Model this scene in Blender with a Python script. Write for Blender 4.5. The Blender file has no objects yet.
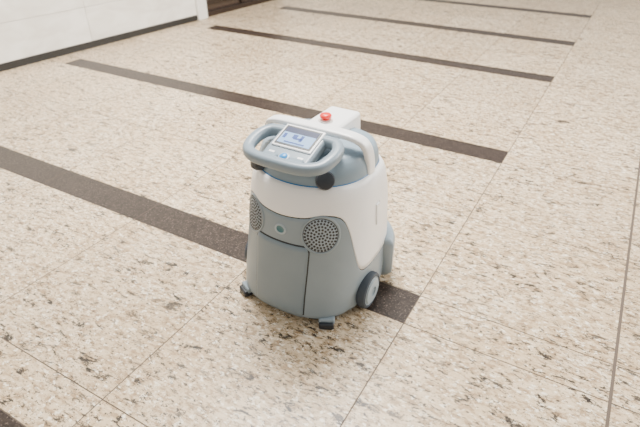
import bpy, bmesh, math, random
from mathutils import Vector, Matrix
random.seed(7)
scene = bpy.context.scene

# ------------------------------------------------------------------ helpers
def principled(name, col, rough=0.5, metal=0.0, spec=0.5, emis=None, es=0.0, coat=0.0):
    m = bpy.data.materials.new(name); m.use_nodes = True
    b = m.node_tree.nodes['Principled BSDF']
    b.inputs['Base Color'].default_value = (*col, 1)
    b.inputs['Roughness'].default_value = rough
    b.inputs['Metallic'].default_value = metal
    b.inputs['Specular IOR Level'].default_value = spec
    b.inputs['Coat Weight'].default_value = coat
    if emis:
        b.inputs['Emission Color'].default_value = (*emis, 1)
        b.inputs['Emission Strength'].default_value = es
    return m

def plastic(name, col, rough=0.45, var=0.03):
    m = principled(name, col, rough)
    nt = m.node_tree; b = nt.nodes['Principled BSDF']
    tc = nt.nodes.new('ShaderNodeTexCoord')
    n = nt.nodes.new('ShaderNodeTexNoise'); n.inputs['Scale'].default_value = 14; n.inputs['Detail'].default_value = 4
    r = nt.nodes.new('ShaderNodeValToRGB')
    r.color_ramp.elements[0].position = .3; r.color_ramp.elements[1].position = .7
    r.color_ramp.elements[0].color = (*[c*(1-var) for c in col], 1)
    r.color_ramp.elements[1].color = (*[min(1, c*(1+var)) for c in col], 1)
    nt.links.new(tc.outputs['Object'], n.inputs['Vector'])
    nt.links.new(n.outputs['Fac'], r.inputs['Fac'])
    nt.links.new(r.outputs['Color'], b.inputs['Base Color'])
    n2 = nt.nodes.new('ShaderNodeTexNoise'); n2.inputs['Scale'].default_value = 900
    bp = nt.nodes.new('ShaderNodeBump'); bp.inputs['Strength'].default_value = .08; bp.inputs['Distance'].default_value = .0005
    nt.links.new(tc.outputs['Object'], n2.inputs['Vector'])
    nt.links.new(n2.outputs['Fac'], bp.inputs['Height']); nt.links.new(bp.outputs['Normal'], b.inputs['Normal'])
    return m

def mesh_obj(name, verts, faces, mats, fm=None, smooth=True, parent=None):
    me = bpy.data.meshes.new(name); me.from_pydata([tuple(v) for v in verts], [], faces); me.update()
    for m in (mats if isinstance(mats, (list, tuple)) else [mats]): me.materials.append(m)
    if fm:
        for p, k in zip(me.polygons, fm): p.material_index = k
    for p in me.polygons: p.use_smooth = smooth
    bm = bmesh.new(); bm.from_mesh(me); bmesh.ops.recalc_face_normals(bm, faces=bm.faces[:]); bm.to_mesh(me); bm.free()
    o = bpy.data.objects.new(name, me); bpy.context.collection.objects.link(o)
    if parent: o.parent = parent
    return o

def rbox(name, size, loc, mat, bev=0.005, seg=3, rot=(0,0,0), parent=None, taper=None):
    bm = bmesh.new(); bmesh.ops.create_cube(bm, size=1)
    for v in bm.verts:
        if taper and v.co.z > 0: v.co.x *= taper[0]; v.co.y *= taper[1]
        v.co = Vector((v.co.x*size[0], v.co.y*size[1], v.co.z*size[2]))
    if bev > 0: bmesh.ops.bevel(bm, geom=bm.edges[:], offset=bev, segments=seg, affect='EDGES', profile=.5)
    me = bpy.data.meshes.new(name); bm.to_mesh(me); bm.free(); me.materials.append(mat)
    for p in me.polygons: p.use_smooth = seg > 1
    o = bpy.data.objects.new(name, me); bpy.context.collection.objects.link(o)
    o.location = loc; o.rotation_euler = rot
    if parent: o.parent = parent
    if seg > 1:
        o.modifiers.new('wn', 'WEIGHTED_NORMAL')
    return o

def lathe(name, prof, mat, axis='Z', loc=(0,0,0), parent=None, n=40, fm=None, rot=None):
    verts, faces, mi = [], [], []
    for (r, h) in prof:
        for i in range(n):
            t = 2*math.pi*i/n; verts.append((r*math.cos(t), r*math.sin(t), h))
    for k in range(len(prof)-1):
        for i in range(n):
            j = (i+1) % n; faces.append((k*n+i, k*n+j, (k+1)*n+j, (k+1)*n+i)); mi.append(fm[k] if fm else 0)
    faces.append(tuple(range(n))); mi.append(fm[0] if fm else 0)
    faces.append(tuple((len(prof)-1)*n+i for i in range(n))); mi.append(fm[-1] if fm else 0)
    o = mesh_obj(name, verts, faces, mat, mi, True, parent)
    o.location = loc
    if axis == 'X': o.rotation_euler = (0, math.pi/2, 0)
    if rot: o.rotation_euler = rot
    md = o.modifiers.new('es', 'EDGE_SPLIT'); md.split_angle = math.radians(40)
    return o

def catmull(P, closed, sub=8):
    out = []; n = len(P); rng = n if closed else n-1
    for i in range(rng):
        g = lambda k: Vector(P[k % n]) if closed else Vector(P[max(0, min(n-1, k))])
        p0, p1, p2, p3 = g(i-1), g(i), g(i+1), g(i+2)
        for s in range(sub):
            t = s/sub
            out.append(.5*((2*p1)+(-p0+p2)*t+(2*p0-5*p1+4*p2-p3)*t*t+(-p0+3*p1-3*p2+p3)*t**3))
    if not closed: out.append(Vector(P[-1]))
    return out

def sweep(name, P, rx, ry, mat, closed=False, sub=8, n=20, up=Vector((0,1,0)), pw=2.0, parent=None):
    pts = catmull(P, closed, sub); m = len(pts); verts, faces = [], []
    for i, p in enumerate(pts):
        a = pts[(i-1) % m] if (closed or i > 0) else pts[0]
        b = pts[(i+1) % m] if (closed or i < m-1) else pts[-1]
        t = (b-a).normalized(); u = (up - t*up.dot(t)).normalized(); w = t.cross(u)
        for k in range(n):
            th = 2*math.pi*k/n; c, s = math.cos(th), math.sin(th)
            verts.append(p + u*rx*math.copysign(abs(c)**(2/pw), c) + w*ry*math.copysign(abs(s)**(2/pw), s))
    for i in range(m if closed else m-1):
        for k in range(n):
            j = (i+1) % m; l = (k+1) % n
            faces.append((i*n+k, i*n+l, j*n+l, j*n+k))
    if not closed:
        faces.append(tuple(range(n))); faces.append(tuple((m-1)*n+k for k in range(n)))
    return mesh_obj(name, verts, faces, mat, None, True, parent)

def lerp(tab, z):
    if z <= tab[0][0]: return tab[0][1:]
    for a, b in zip(tab, tab[1:]):
        if z <= b[0]:
            t = (z-a[0])/(b[0]-a[0]); return [x+(y-x)*t for x, y in zip(a[1:], b[1:])]
    return tab[-1][1:]

# ------------------------------------------------------------------ floor
def stone(name, dark):
    m = bpy.data.materials.new(name); m.use_nodes = True
    nt = m.node_tree; N = nt.nodes; L = nt.links; b = N['Principled BSDF']
    tc = N.new('ShaderNodeTexCoord'); at = N.new('ShaderNodeAttribute'); at.attribute_name = 'tile'
    sep = N.new('ShaderNodeSeparateColor'); L.new(at.outputs['Color'], sep.inputs[0])
    mul = N.new('ShaderNodeMath'); mul.operation = 'MULTIPLY'; mul.inputs[1].default_value = 37; L.new(sep.outputs[0], mul.inputs[0])
    def noise(scale, sx, sy, detail, rough, woff=0.0, rz=0.0, dist=0.0):
        mp = N.new('ShaderNodeMapping'); mp.inputs['Scale'].default_value = (sx, sy, 1); mp.inputs['Rotation'].default_value = (0, 0, rz)
        L.new(tc.outputs['Object'], mp.inputs['Vector'])
        n = N.new('ShaderNodeTexNoise'); n.noise_dimensions = '4D'
        n.inputs['Scale'].default_value = scale; n.inputs['Detail'].default_value = detail; n.inputs['Roughness'].default_value = rough
        n.inputs['Distortion'].default_value = dist
        L.new(mp.outputs[0], n.inputs['Vector'])
        ad = N.new('ShaderNodeMath'); ad.inputs[1].default_value = woff; L.new(mul.outputs[0], ad.inputs[0]); L.new(ad.outputs[0], n.inputs['W'])
        return n.outputs['Fac']
    def ramp(src, p0, p1, c0=(0,0,0), c1=(1,1,1)):
        r = N.new('ShaderNodeValToRGB'); r.color_ramp.elements[0].position = p0; r.color_ramp.elements[1].position = p1
        r.color_ramp.elements[0].color = (*c0, 1); r.color_ramp.elements[1].color = (*c1, 1); L.new(src, r.inputs['Fac']); return r.outputs['Color']
    def mix(f, a, c, t='MIX'):
        x = N.new('ShaderNodeMix'); x.data_type = 'RGBA'; x.blend_type = t
        if isinstance(f, float): x.inputs['Factor'].default_value = f
        else: L.new(f, x.inputs['Factor'])
        for s, k in ((a, 6), (c, 7)):
            if isinstance(s, tuple): x.inputs[k].default_value = (*s, 1)
            else: L.new(s, x.inputs[k])
        return x.outputs[2]
    if dark:
        base = ramp(noise(60, 1, 1, 5, .7, 1), .35, .7, (.014, .010, .008), (.052, .037, .030))
        fl = ramp(noise(150, 1, 1, 2, .6, 5), .57, .68)
        col = mix(fl, base, (.15, .11, .09))
        b.inputs['Roughness'].default_value = .38
        b.inputs['Specular IOR Level'].default_value = .3
    else:
        base = ramp(noise(26, .8, 1.6, 6, .7, 0, .15), .3, .7, (.61, .465, .295), (.89, .76, .57))
        cloud = ramp(noise(2.2, 1, 1, 3, .5, 9), .35, .7, (.86, .81, .73), (1, 1, 1))
        base = mix(1.0, base, cloud, 'MULTIPLY')
        tanf = ramp(noise(50, .6, 1.3, 4, .75, 3, .2), .475, .59)
        base = mix(tanf, base, (.39, .27, .155))
        wh = ramp(noise(64, .8, 1.2, 4, .7, 30), .56, .61)
        col = mix(wh, base, (.95, .87, .73))
        dens = ramp(noise(6, .7, 1.2, 3, .5, 21, .2), .28, .55, (.40, .40, .40))
        f1 = ramp(noise(30, .5, 1.4, 7, .82, 14, .3, .5), .547, .572)
        f1d = mix(1.0, f1, dens, 'MULTIPLY')
        col = mix(f1d, col, (.028, .021, .017))
        f2 = ramp(noise(80, .75, 1.3, 4, .75, 44, .2), .574, .600)
        col = mix(f2, col, (.050, .037, .028))
        tint = ramp(sep.outputs[1], 0, 1, (.88, .87, .86), (1, 1, 1))
        col = mix(1.0, col, tint, 'MULTIPLY')
        b.inputs['Roughness'].default_value = .37
        b.inputs['Specular IOR Level'].default_value = .38
    L.new(col, b.inputs['Base Color'])
    return m

m_light = stone('beige_granite', False)
m_dark = stone('dark_granite', True)
m_grout = principled('grout', (.12, .09, .07), .9)

strips = [(.205, .355, -3.9), (1.232, 1.388, -3.95), (2.572, 2.727, -3.84), (4.045, 4.20, -3.62), (5.175, 5.33, -3.52), (6.44, 6.59, -3.42), (7.72, 7.87, -3.4), (9.0, 9.15, -3.4)]
XE = -.372
ys = [-3.6, -2.96, -2.32, -1.68, -1.04, -.4, .205, .355, .52]
for (a, b_), (c, d) in zip([s[:2] for s in strips[1:]], [s[:2] for s in strips[2:]]+[(None, None)]):
    ys += [a, b_]
    if c: ys.append((b_+c)/2)
ys += [9.75, 10.4, 11.0, 11.6, 12.2]
ys = sorted(set(round(y, 4) for y in ys))
xs = [XE-.63*k for k in range(7)]; xs = sorted(xs + [-4.7, -5.3] + [XE+.63*k for k in range(1, 10)])
verts, faces, fm, cols = [], [], [], []
def tile(x0, x1, y0, y1, mi, gx=0.0018):
    g = gx; k = len(verts)
    verts.extend([(x0+g, y0+g, 0), (x1-g, y0+g, 0), (x1-g, y1-g, 0), (x0+g, y1-g, 0)])
    faces.append((k, k+1, k+2, k+3)); fm.append(mi); cols.append((random.random(), random.random(), random.random(), 1))
for yi in range(len(ys)-1):
    y0, y1 = ys[yi], ys[yi+1]
    st = next((s for s in strips if abs(s[0]-y0) < 1e-3), None)
    for xi in range(len(xs)-1):
        x0, x1 = xs[xi], xs[xi+1]
        xr = x1
        if abs(x1-(XE+.63)) < 1e-3: xr = x1-.006
        if st and x1 <= XE+1e-3:
            if x1 <= st[2]: tile(x0, x1, y0, y1, 0)
            elif x0 < st[2]:
                tile(x0, st[2], y0, y1, 0); tile(st[2], x1, y0, y1, 1)
            else: tile(x0, x1, y0, y1, 1)
        else: tile(x0, xr, y0, y1, 0)
ng = len(verts)
verts += [(xs[0], ys[0], -.0015), (xs[-1], ys[0], -.0015), (xs[-1], ys[-1], -.0015), (xs[0], ys[-1], -.0015)]
faces.append((ng, ng+1, ng+2, ng+3)); fm.append(2); cols.append((0, 0, 0, 1))
piv = Vector((XE, 1.3, 0)); rotm = Matrix.Rotation(-.010, 4, 'Z')
verts = [rotm @ (Vector(v)-piv) + piv for v in verts]
fl = mesh_obj('floor', verts, faces, [m_light, m_dark, m_grout], fm, False)
ca = fl.data.color_attributes.new('tile', 'FLOAT_COLOR', 'CORNER')
for p in fl.data.polygons:
    for li in p.loop_indices: ca.data[li].color = cols[p.index]

# ------------------------------------------------------------------ wall on the left
def marble(name):
    m = principled(name, (.8, .78, .74), .35); nt = m.node_tree; b = nt.nodes['Principled BSDF']
    tc = nt.nodes.new('ShaderNodeTexCoord'); mp = nt.nodes.new('ShaderNodeMapping'); mp.inputs['Scale'].default_value = (1, .6, 2.5)
    n = nt.nodes.new('ShaderNodeTexNoise'); n.inputs['Scale'].default_value = 3; n.inputs['Detail'].default_value = 7; n.inputs['Distortion'].default_value = .8
    r = nt.nodes.new('ShaderNodeValToRGB'); r.color_ramp.elements[0].position = .35; r.color_ramp.elements[1].position = .65
    r.color_ramp.elements[0].color = (.70, .67, .61, 1); r.color_ramp.elements[1].color = (.86, .84, .79, 1)
    nt.links.new(tc.outputs['Object'], mp.inputs[0]); nt.links.new(mp.outputs[0], n.inputs['Vector'])
    nt.links.new(n.outputs['Fac'], r.inputs['Fac']); nt.links.new(r.outputs['Color'], b.inputs['Base Color'])
    return m
m_marble = marble('white_marble')
m_black = principled('black_skirting', (.010, .010, .010), .4)
m_cream = plastic('cream_metal', (.78, .77, .73), .4)
A = Vector((-4.11, 1.9, 0)); B = Vector((-3.895, 4.30, 0)); d = (B-A).normalized()
ang = math.atan2(d.y, d.x)
def wall_local(name, s0, s1, z0, z1, off0, off1, mat, bev=.0, parent=None):
    nrm = Vector((d.y, -d.x, 0))
    c = A + d*((s0+s1)/2) + nrm*((off0+off1)/2) + Vector((0, 0, (z0+z1)/2))
    return rbox(name, (s1-s0, abs(off1-off0), z1-z0), c, mat, bev, 1, (0, 0, ang), parent)
Lw = (B-A).length
wroot = bpy.data.objects.new('wall_left', None); bpy.context.collection.objects.link(wroot)
m_joint = principled('panel_joint', (.42, .40, .36), .8)
wall_local('backing', -5.0, Lw, 0, 3.2, -.12, -.006, m_joint, parent=wroot)
zz = [.055, .335, .98, 1.62, 2.26, 3.2]
k = 0
s = Lw
while s > -4.9:
    for i in range(5):
        wall_local('panel_%d' % k, max(-5, s-1.25), s-.003, zz[i]+.0015, zz[i+1]-.0015, -.008, 0, m_marble, .001, parent=wroot); k += 1
    s -= 1.25
wall_local('baseboard_left', -5.0, Lw, 0.0, .052, -.012, .006, m_black, .001)
wall_local('column', Lw, Lw+.13, 0, 3.2, -.12, .03, m_cream, .006)
droot = bpy.data.objects.new('door_1', None); bpy.context.collection.objects.link(droot)
m_bronze = principled('bronze_frame', (.05, .035, .028), .35, .6)
m_dglass = principled('dark_glass', (.06, .040, .030), .12, 0, .6)
wall_local('glass_leaf', Lw+.13, Lw+1.45, .05, 3.2, -.10, -.08, m_dglass, parent=droot)
wall_local('sill_rail', Lw+.13, Lw+1.45, 0, .05, -.12, -.02, m_bronze, .003, parent=droot)
wall_local('kick_rail', Lw+.13, Lw+1.45, .12, .16, -.08, -.05, m_bronze, .003, parent=droot)
wall_local('stile', Lw+.75, Lw+.80, .05, 3.2, -.08, -.05, m_bronze, .003, parent=droot)
wall_local('column', Lw+1.45, Lw+1.55, 0, 3.2, -.12, .03, m_cream, .006)
wall_local('wall_left_far', Lw+1.55, Lw+7.5, 0, 3.2, -.12, 0, m_marble)

# ------------------------------------------------------------------ robot
root = bpy.data.objects.new('cleaning_robot', None); bpy.context.collection.objects.link(root)
root.location = (-.752, 1.315, 0)
root.rotation_euler = (0, 0, math.radians(-1.2))
G = plastic('blue_grey_plastic', (.240, .300, .345), .34)
G2 = plastic('blue_grey_door', (.198, .255, .298), .34)
GL = plastic('handle_grey_plastic', (.220, .283, .340), .34)
GH = plastic('head_grey_plastic', (.23, .31, .38), .38)
GG = plastic('grille_grey', (.38, .45, .50), .4)
W = plastic('white_plastic', (.92, .93, .94), .28, .01)
DK = principled('dark_plastic', (.016, .021, .028), .4)
KN = principled('knob_rubber', (.020, .027, .038), .5)
GAP = principled('panel_gap', (.03, .035, .04), .8)
BLUE = principled('blue_accent', (.02, .18, .44), .35)
RED = principled('red_button', (.80, .02, .012), .3)
TY = principled('rubber_tyre', (.05, .065, .085), .7)

ZT = .482
#        z     a     bf    bb    nfront
prof = [(.018, .210, .240, .212, 2.75), (.032, .228, .258, .230, 2.75), (.10, .230, .252, .230, 2.6), (.20, .227, .238, .228, 2.38),
        (.34, .221, .222, .223, 2.15), (.40, .216, .213, .213, 2.12), (.44, .210, .204, .203, 2.12), (.465, .203, .196, .192, 2.12), (ZT, .195, .186, .178, 2.12)]
def surf(phi, z, off=0.0, tab=prof):
    v = lerp(tab, z); a, bf, bb = v[:3]; nf = v[3] if len(v) > 3 else 2.12
    def q(p):
        s, c = math.sin(p), math.cos(p)
        if c >= 0: n, b_ = nf, bf
        else: n, b_ = nf+max(0, 2.87-nf)*min(1, -c*2.5), bb
        return Vector((a*math.copysign(abs(s)**(2/n), s), -b_*math.copysign(abs(c)**(2/n), c), 0))
    p = q(phi); t = (q(phi+.02)-q(phi-.02)).normalized(); nn = Vector((t.y, -t.x, 0))
    r = p+nn*off; r.z = z; return r
def phi_of_x(x, z):
    v = lerp(prof, z); s = min(1, abs(x)/v[0])**(v[3]/2)
    return math.copysign(math.asin(s), x)
ZB = [(0, .385), (20, .390), (33, .402), (45, .396), (52, .382), (57, .35), (62, .285), (67, .21), (71, .175), (77, .163), (110, .172), (180, .175)]
def zb(phi):
    g = abs(math.degrees((phi+math.pi) % (2*math.pi)-math.pi))
    return sum(lerp([(x, y) for x, y in ZB], abs(g+dg))[0] for dg in (-3, -1.5, 0, 1.5, 3))/5
NP = 200
rows_low, rows_up = 26, 16
verts, faces, fm = [], [], []
def ring(fz, off):
    for i in range(NP):
        ph = 2*math.pi*i/NP; verts.append(surf(ph, fz(ph), off))
rings = []
ring(lambda p: .0175, -.02); rings.append(0)
for k_ in range(rows_low+1):
    t = k_/rows_low; ring(lambda p: .018+(zb(p)-.002-.018)*t, 0); rings.append(0)
ring(lambda p: zb(p)-.001, -.004); rings.append(1)
ring(lambda p: zb(p)+.001, -.004); rings.append(2)
for k_ in range(rows_up+1):
    t = k_/rows_up; ring(lambda p: zb(p)+.002+(ZT-.003-zb(p)-.002)*t, .001); rings.append(2)
ring(lambda p: ZT+.001, -.008); rings.append(2)
for r in range(len(rings)-1):
    mi = 0 if r < rows_low+1 else (1 if r < rows_low+3 else 2)
    for i in range(NP):
        j = (i+1) % NP; faces.append((r*NP+i, r*NP+j, (r+1)*NP+j, (r+1)*NP+i)); fm.append(mi)
faces.append(tuple(range(NP))); fm.append(1)
body = mesh_obj('body', verts, faces, [G, GAP, W], fm, True, root)

rad = math.radians
def x_patch(name, h0, h1, z0, z1, off, mat, n=24, m=14, lip=.002, rc=.012):
    verts, faces = [], []
    us = [-1, -.985]+[-.985+1.97*i/n for i in range(1, n)]+[.985, 1]
    vs = [0, .008]+[.008+.984*j/m for j in range(1, m)]+[.992, 1]
    for j, v in enumerate(vs):
        z = z0+(z1-z0)*v; h = h0+(h1-h0)*v
        dz = min(z-z0, z1-z); cut = 0
        if dz < rc: cut = rc-math.sqrt(max(0, rc*rc-(rc-dz)**2))
        for i, u in enumerate(us):
            o_ = off if (0 < i < len(us)-1 and 0 < j < len(vs)-1) else -lip
            verts.append(surf(phi_of_x(u*(h-cut), z), z, o_))
    n2 = len(us)
    for j in range(len(vs)-1):
        for i in range(n2-1):
            a = j*n2+i; faces.append((a, a+1, a+n2+1, a+n2))
    return mesh_obj(name, verts, faces, mat, None, True, root)
x_patch('service_hatch_gap', .097, .101, .020, .298, .0014, GAP, lip=.001)
x_patch('service_hatch', .0932, .0972, .025, .2932, .004, G2)

def bumper(name, p0, p1, z0, z1, off, mat):
    verts, faces = [], []; n = 60
    pr = [(0, -.01), (.004, off*.7), (.02, off), (z1-z0-.03, off), (z1-z0-.006, off*.7), (z1-z0, -.004)]
    for i in range(n+1):
        ph = p0+(p1-p0)*i/n; e = 1.0 if 0 < i < n else 0
        for (h, o_) in pr: verts.append(surf(ph, z0+h, o_ if e else min(o_, -.006)))
    m = len(pr)
    for i in range(n):
        for j in range(m-1): faces.append((i*m+j, (i+1)*m+j, (i+1)*m+j+1, i*m+j+1))
    return mesh_obj(name, verts, faces, mat, None, True, root)
bumper('bumper', rad(104), rad(256), .022, .19, .032, G)

# head
headtab = [(.478, .190, .180, .173), (.51, .188, .172, .170), (.53, .182, .158, .166), (.545, .174, .142, .158), (.553, .162, .126, .145), (.558, .135, .10, .12)]
verts, faces, fm = [], [], []
hz = [.478, .495, .51, .52, .53, .538, .545, .550, .553, .556, .558]
for z in hz:
    for i in range(NP): verts.append(surf(2*math.pi*i/NP, z, 0, headtab))
for r in range(len(hz)-1):
    for i in range(NP):
        j = (i+1) % NP; faces.append((r*NP+i, r*NP+j, (r+1)*NP+j, (r+1)*NP+i)); fm.append(0)
faces.append(tuple((len(hz)-1)*NP+i for i in range(NP))); fm.append(0)
mesh_obj('head', verts, faces, [GH], fm, True, root)
verts, faces = [], []
for (z, o_) in ((ZT-.003, .0), (ZT-.002, .002), (ZT+.0005, .002), (ZT+.002, -.001)):
    for i in range(NP): verts.append(surf(2*math.pi*i/NP, z, o_, [(.4, .1895, .180, .1725)]))
for r in range(3):
    for i in range(NP):
        j = (i+1) % NP; faces.append((r*NP+i, r*NP+j, (r+1)*NP+j, (r+1)*NP+i))
mesh_obj('accent_band', verts, faces, BLUE, None, True, root)

# speaker grilles
def on_surface(phi0, z0, u, v, off): return surf(phi0+u/.222, z0+v, off)
def disc(name, phi0, z0, rs, mats, fm_):
    verts, faces, mi = [], [], []; n = 40
    for (r, off) in rs:
        for i in range(n):
            t = 2*math.pi*i/n; verts.append(on_surface(phi0, z0, r*math.cos(t), r*math.sin(t), off))
    for k_ in range(len(rs)-1):
        for i in range(n):
            j = (i+1) % n; faces.append((k_*n+i, k_*n+j, (k_+1)*n+j, (k_+1)*n+i)); mi.append(fm_[k_])
    faces.append(tuple((len(rs)-1)*n+i for i in range(n))); mi.append(fm_[-1])
    return mesh_obj(name, verts, faces, mats, mi, True, root)
m_grd = principled('grille_dark', (.03, .035, .045), .6)
for sgn, nm in ((-1, 'a'), (1, 'b')):
    ph = sgn*rad(33); z0 = .336
    disc('grille_'+nm, ph, z0, [(.066, -.001), (.065, .003), (.059, .003), (.0575, .0008), (.0555, .0008), (.055, .0016), (.03, .0018), (.015, .002), (.004, .002)], [G, GG, m_grd], [0, 0, 0, 2, 2, 1, 1, 1, 1])
    verts, faces = [], []
    for k_, (R, cnt) in enumerate([(0, 1), (.0103, 6), (.0206, 12), (.0308, 18), (.041, 24), (.0505, 29)]):
        for c in range(cnt):
            t = 2*math.pi*c/cnt+.13*k_; cx, cy = R*math.cos(t), R*math.sin(t); b0 = len(verts)
            for q in range(8):
                tt = 2*math.pi*q/8; verts.append(on_surface(ph, z0, cx+.0041*math.cos(tt), cy+.0041*math.sin(tt), .0030))
            faces.append(tuple(b0+q for q in range(8)))
    mesh_obj('grille_holes_'+nm, verts, faces, m_grd, None, False, root)
disc('badge', 0, .337, [(.0175, -.001), (.0165, .003), (.0125, .003), (.0115, .0015), (.003, .0015)], [GG, principled('badge_teal', (.04, .14, .17), .3)], [0, 0, 0, 1, 1])

# carry arch (white)
arch = [(-.186, .012, .45), (-.186, .006, .52), (-.176, -.006, .572), (-.145, -.018, .597), (-.07, -.021, .603), (.07, -.021, .603), (.145, -.018, .597), (.176, -.006, .572), (.186, .006, .52), (.186, .012, .45)]
sweep('carry_arch', arch, .022, .010, W, False, 8, 24, Vector((0, 1, 0)), 3.4, root)
rbox('turret', (.128, .19, .16), (0, .105, .512), W, .014, 4, parent=root, taper=(.93, .95))
lathe('button_base', [(.024, 0), (.024, .004), (.021, .006)], principled('button_collar', (.75, .70, .66), .4), loc=(-.004, .062, .591), parent=root)
lathe('emergency_button', [(.012, 0), (.012, .008), (.019, .010), (.0195, .016), (.016, .020), (.008, .0215)], RED, loc=(-.004, .062, .595), parent=root)

# console
tilt = rad(18)
con = bpy.data.objects.new('console', None); bpy.context.collection.objects.link(con); con.parent = root
con.location = (-.002, -.127, .582); con.rotation_euler = (tilt, 0, 0)
def child(o): o.parent = con; return o
child(rbox('console_body', (.166, .155, .034), (0, -.002, -.014), GL, .012, 4))
child(rbox('screen_bezel', (.138, .098, .007), (0, .026, .0045), W, .003, 2))
child(rbox('screen_frame', (.126, .085, .003), (0, .026, .0075), DK, .001, 1))
scr = principled('screen_glass', (.16, .28, .48), .45, 0, .3, emis=(.42, .66, 1.0), es=.75)
scr2 = principled('screen_header', (.006, .015, .06), .45, 0, .3, emis=(.02, .05, .16), es=.3)
scr3 = principled('screen_icons', (.010, .05, .24), .45, 0, .3, emis=(.03, .12, .45), es=.3)
child(rbox('screen', (.112, .070, .001), (0, .026, .0092), scr, 0, 1))
child(rbox('screen_bar', (.112, .022, .0006), (0, .050, .0099), scr2, 0, 1))
for i, (x, y, sx, sy) in enumerate([(-.010, .026, .016, .016), (.014, .022, .010, .026), (.002, .018, .03, .008), (-.045, .022, .010, .02), (0, -.002, .07, .005)]):
    child(rbox('screen_icon_%d' % i, (sx, sy, .0004), (x, y, .0099), scr3, 0, 1))
child(lathe('start_button_ring', [(.018, 0), (.018, .005), (.014, .0065)], GG, loc=(0, -.060, .002)))
child(lathe('start_button', [(.0125, 0), (.0125, .0075), (.009, .0105), (.004, .0115)], principled('start_button_blue', (.02, .25, .62), .35), loc=(0, -.060, .003)))
for x in (-.05, .05):
    child(rbox('key', (.020, .011, .004), (x, -.050, .004), W, .0018, 2))
rbox('console_neck', (.13, .11, .07), (0, -.085, .54), GL, .015, 3, parent=root, taper=(.85, .9))
R_ = [(.0, -.222, .564), (.06, -.220, .564), (.100, -.210, .565), (.126, -.188, .568), (.137, -.152, .575), (.137, -.115, .581), (.125, -.086, .586), (.097, -.071, .588)]
loop = R_ + [(0, -.068, .586)] + [(-x, y, z) for x, y, z in R_[:0:-1]]
loop = [(x-.002, y, z) for x, y, z in loop]
sweep('handle', loop, .0180, .0180, GL, True, 6, 24, Vector((0, 0, 1)), 2.6, root)
for s_ in (-1, 1):
    rbox('handle_bridge', (.05, .04, .022), (s_*.045, -.20, .565), GL, .008, 3, parent=root)
for s_ in (-1, 1):
    lathe('knob', [(.012, -.024), (.025, -.018), (.029, 0), (.025, .014), (.013, .018)], KN, loc=(s_*.121, -.156, .511), parent=root, rot=(rad(66), 0, s_*rad(35)))

for s_ in (-1, 1):
    lt = rad(92*s_)
    def sp(u, z, off): return surf(lt+u/.22, z, off)
    V, F = [], []
    for (z, o_) in ((.30, -.001), (.303, .006), (.375, .006), (.378, -.001)):
        for (u, oo) in ((-.010, -.001), (-.008, 1), (.008, 1), (.010, -.001)):
            V.append(sp(u, z, o_ if oo == 1 else -.001))
    for r in range(3):
        for c in range(3): a = r*4+c; F.append((a, a+1, a+5, a+4))
    mesh_obj('side_latch', V, F, W, None, False, root)
    V, F = [], []
    for z in (.30, .378):
        for u in (.0115, .0135): V.append(sp(u, z, .0016))
    mesh_obj('latch_seam', V, [(0, 1, 3, 2)], GAP, None, False, root)

# drive wheels
for s_ in (-1, 1):
    x = s_*.236
    o = lathe('wheel', [(.060, -.03), (.064, -.015), (.066, -.008), (.066, .006), (.063, .012), (.056, .015), (.052, .012), (.046, .012), (.044, .017), (.018, .019), (.016, .015), (.004, .015)],
          [TY, GG, G], axis='X', loc=(x, -.052, .066), parent=root, n=48, fm=[0, 0, 0, 0, 0, 0, 1, 1, 1, 2, 2])
    if s_ < 0: o.rotation_euler = (0, -math.pi/2, 0)
for s_ in (-1, 1):
    rbox('foot', (.054, .055, .022), (s_*.156, -.200, .023), G, .006, 3, (0, 0, s_*rad(28)), root)
    rbox('foot_pad', (.050, .034, .024), (s_*.166, -.220, .012), DK, .006, 2, (0, 0, s_*rad(28)), root)
lathe('caster', [(.02, -.012), (.025, -.008), (.025, .008), (.02, .012)], TY, axis='X', loc=(0, .13, .025), parent=root)

# ------------------------------------------------------------------ light
w = bpy.data.worlds.new('World'); scene.world = w; w.use_nodes = True
nt = w.node_tree; bg = nt.nodes['Background']
tc = nt.nodes.new('ShaderNodeTexCoord'); sp_ = nt.nodes.new('ShaderNodeSeparateXYZ'); r = nt.nodes.new('ShaderNodeValToRGB')
nt.links.new(tc.outputs['Generated'], sp_.inputs[0]); nt.links.new(sp_.outputs['Z'], r.inputs['Fac']); nt.links.new(r.outputs['Color'], bg.inputs['Color'])
r.color_ramp.elements[0].position = 0; r.color_ramp.elements[0].color = (1, .945, .86, 1)
r.color_ramp.elements[1].position = 1; r.color_ramp.elements[1].color = (.97, .94, .89, 1)
bg.inputs['Strength'].default_value = .72
def area(name, loc, target, size, power, col):
    l = bpy.data.lights.new(name, 'AREA'); l.shape = 'RECTANGLE'; l.size, l.size_y = size; l.energy = power; l.color = col
    o = bpy.data.objects.new(name, l); bpy.context.collection.objects.link(o); o.location = loc
    o.rotation_euler = (Vector(target)-Vector(loc)).to_track_quat('-Z', 'Y').to_euler(); return o
area('window_daylight', (4.5, 6.5, 3.0), (-.8, 2.2, 0), (4, 3), 600, (1, .95, .88))
area('ceiling_light', (-1.5, 2.5, 3.6), (-1.4, 2.5, 0), (1.3, 1.3), 480, (1, .955, .89))

# ------------------------------------------------------------------ camera
cam = bpy.data.cameras.new('Camera'); co = bpy.data.objects.new('Camera', cam); bpy.context.collection.objects.link(co)
cam.sensor_width = 36; cam.lens = 518/640*36
co.location = (0, 0, 1.25); co.rotation_euler = (rad(90-32.9), 0, rad(29.4))
cam.dof.use_dof = True; cam.dof.focus_distance = 1.72; cam.dof.aperture_fstop = 3.2
scene.camera = co
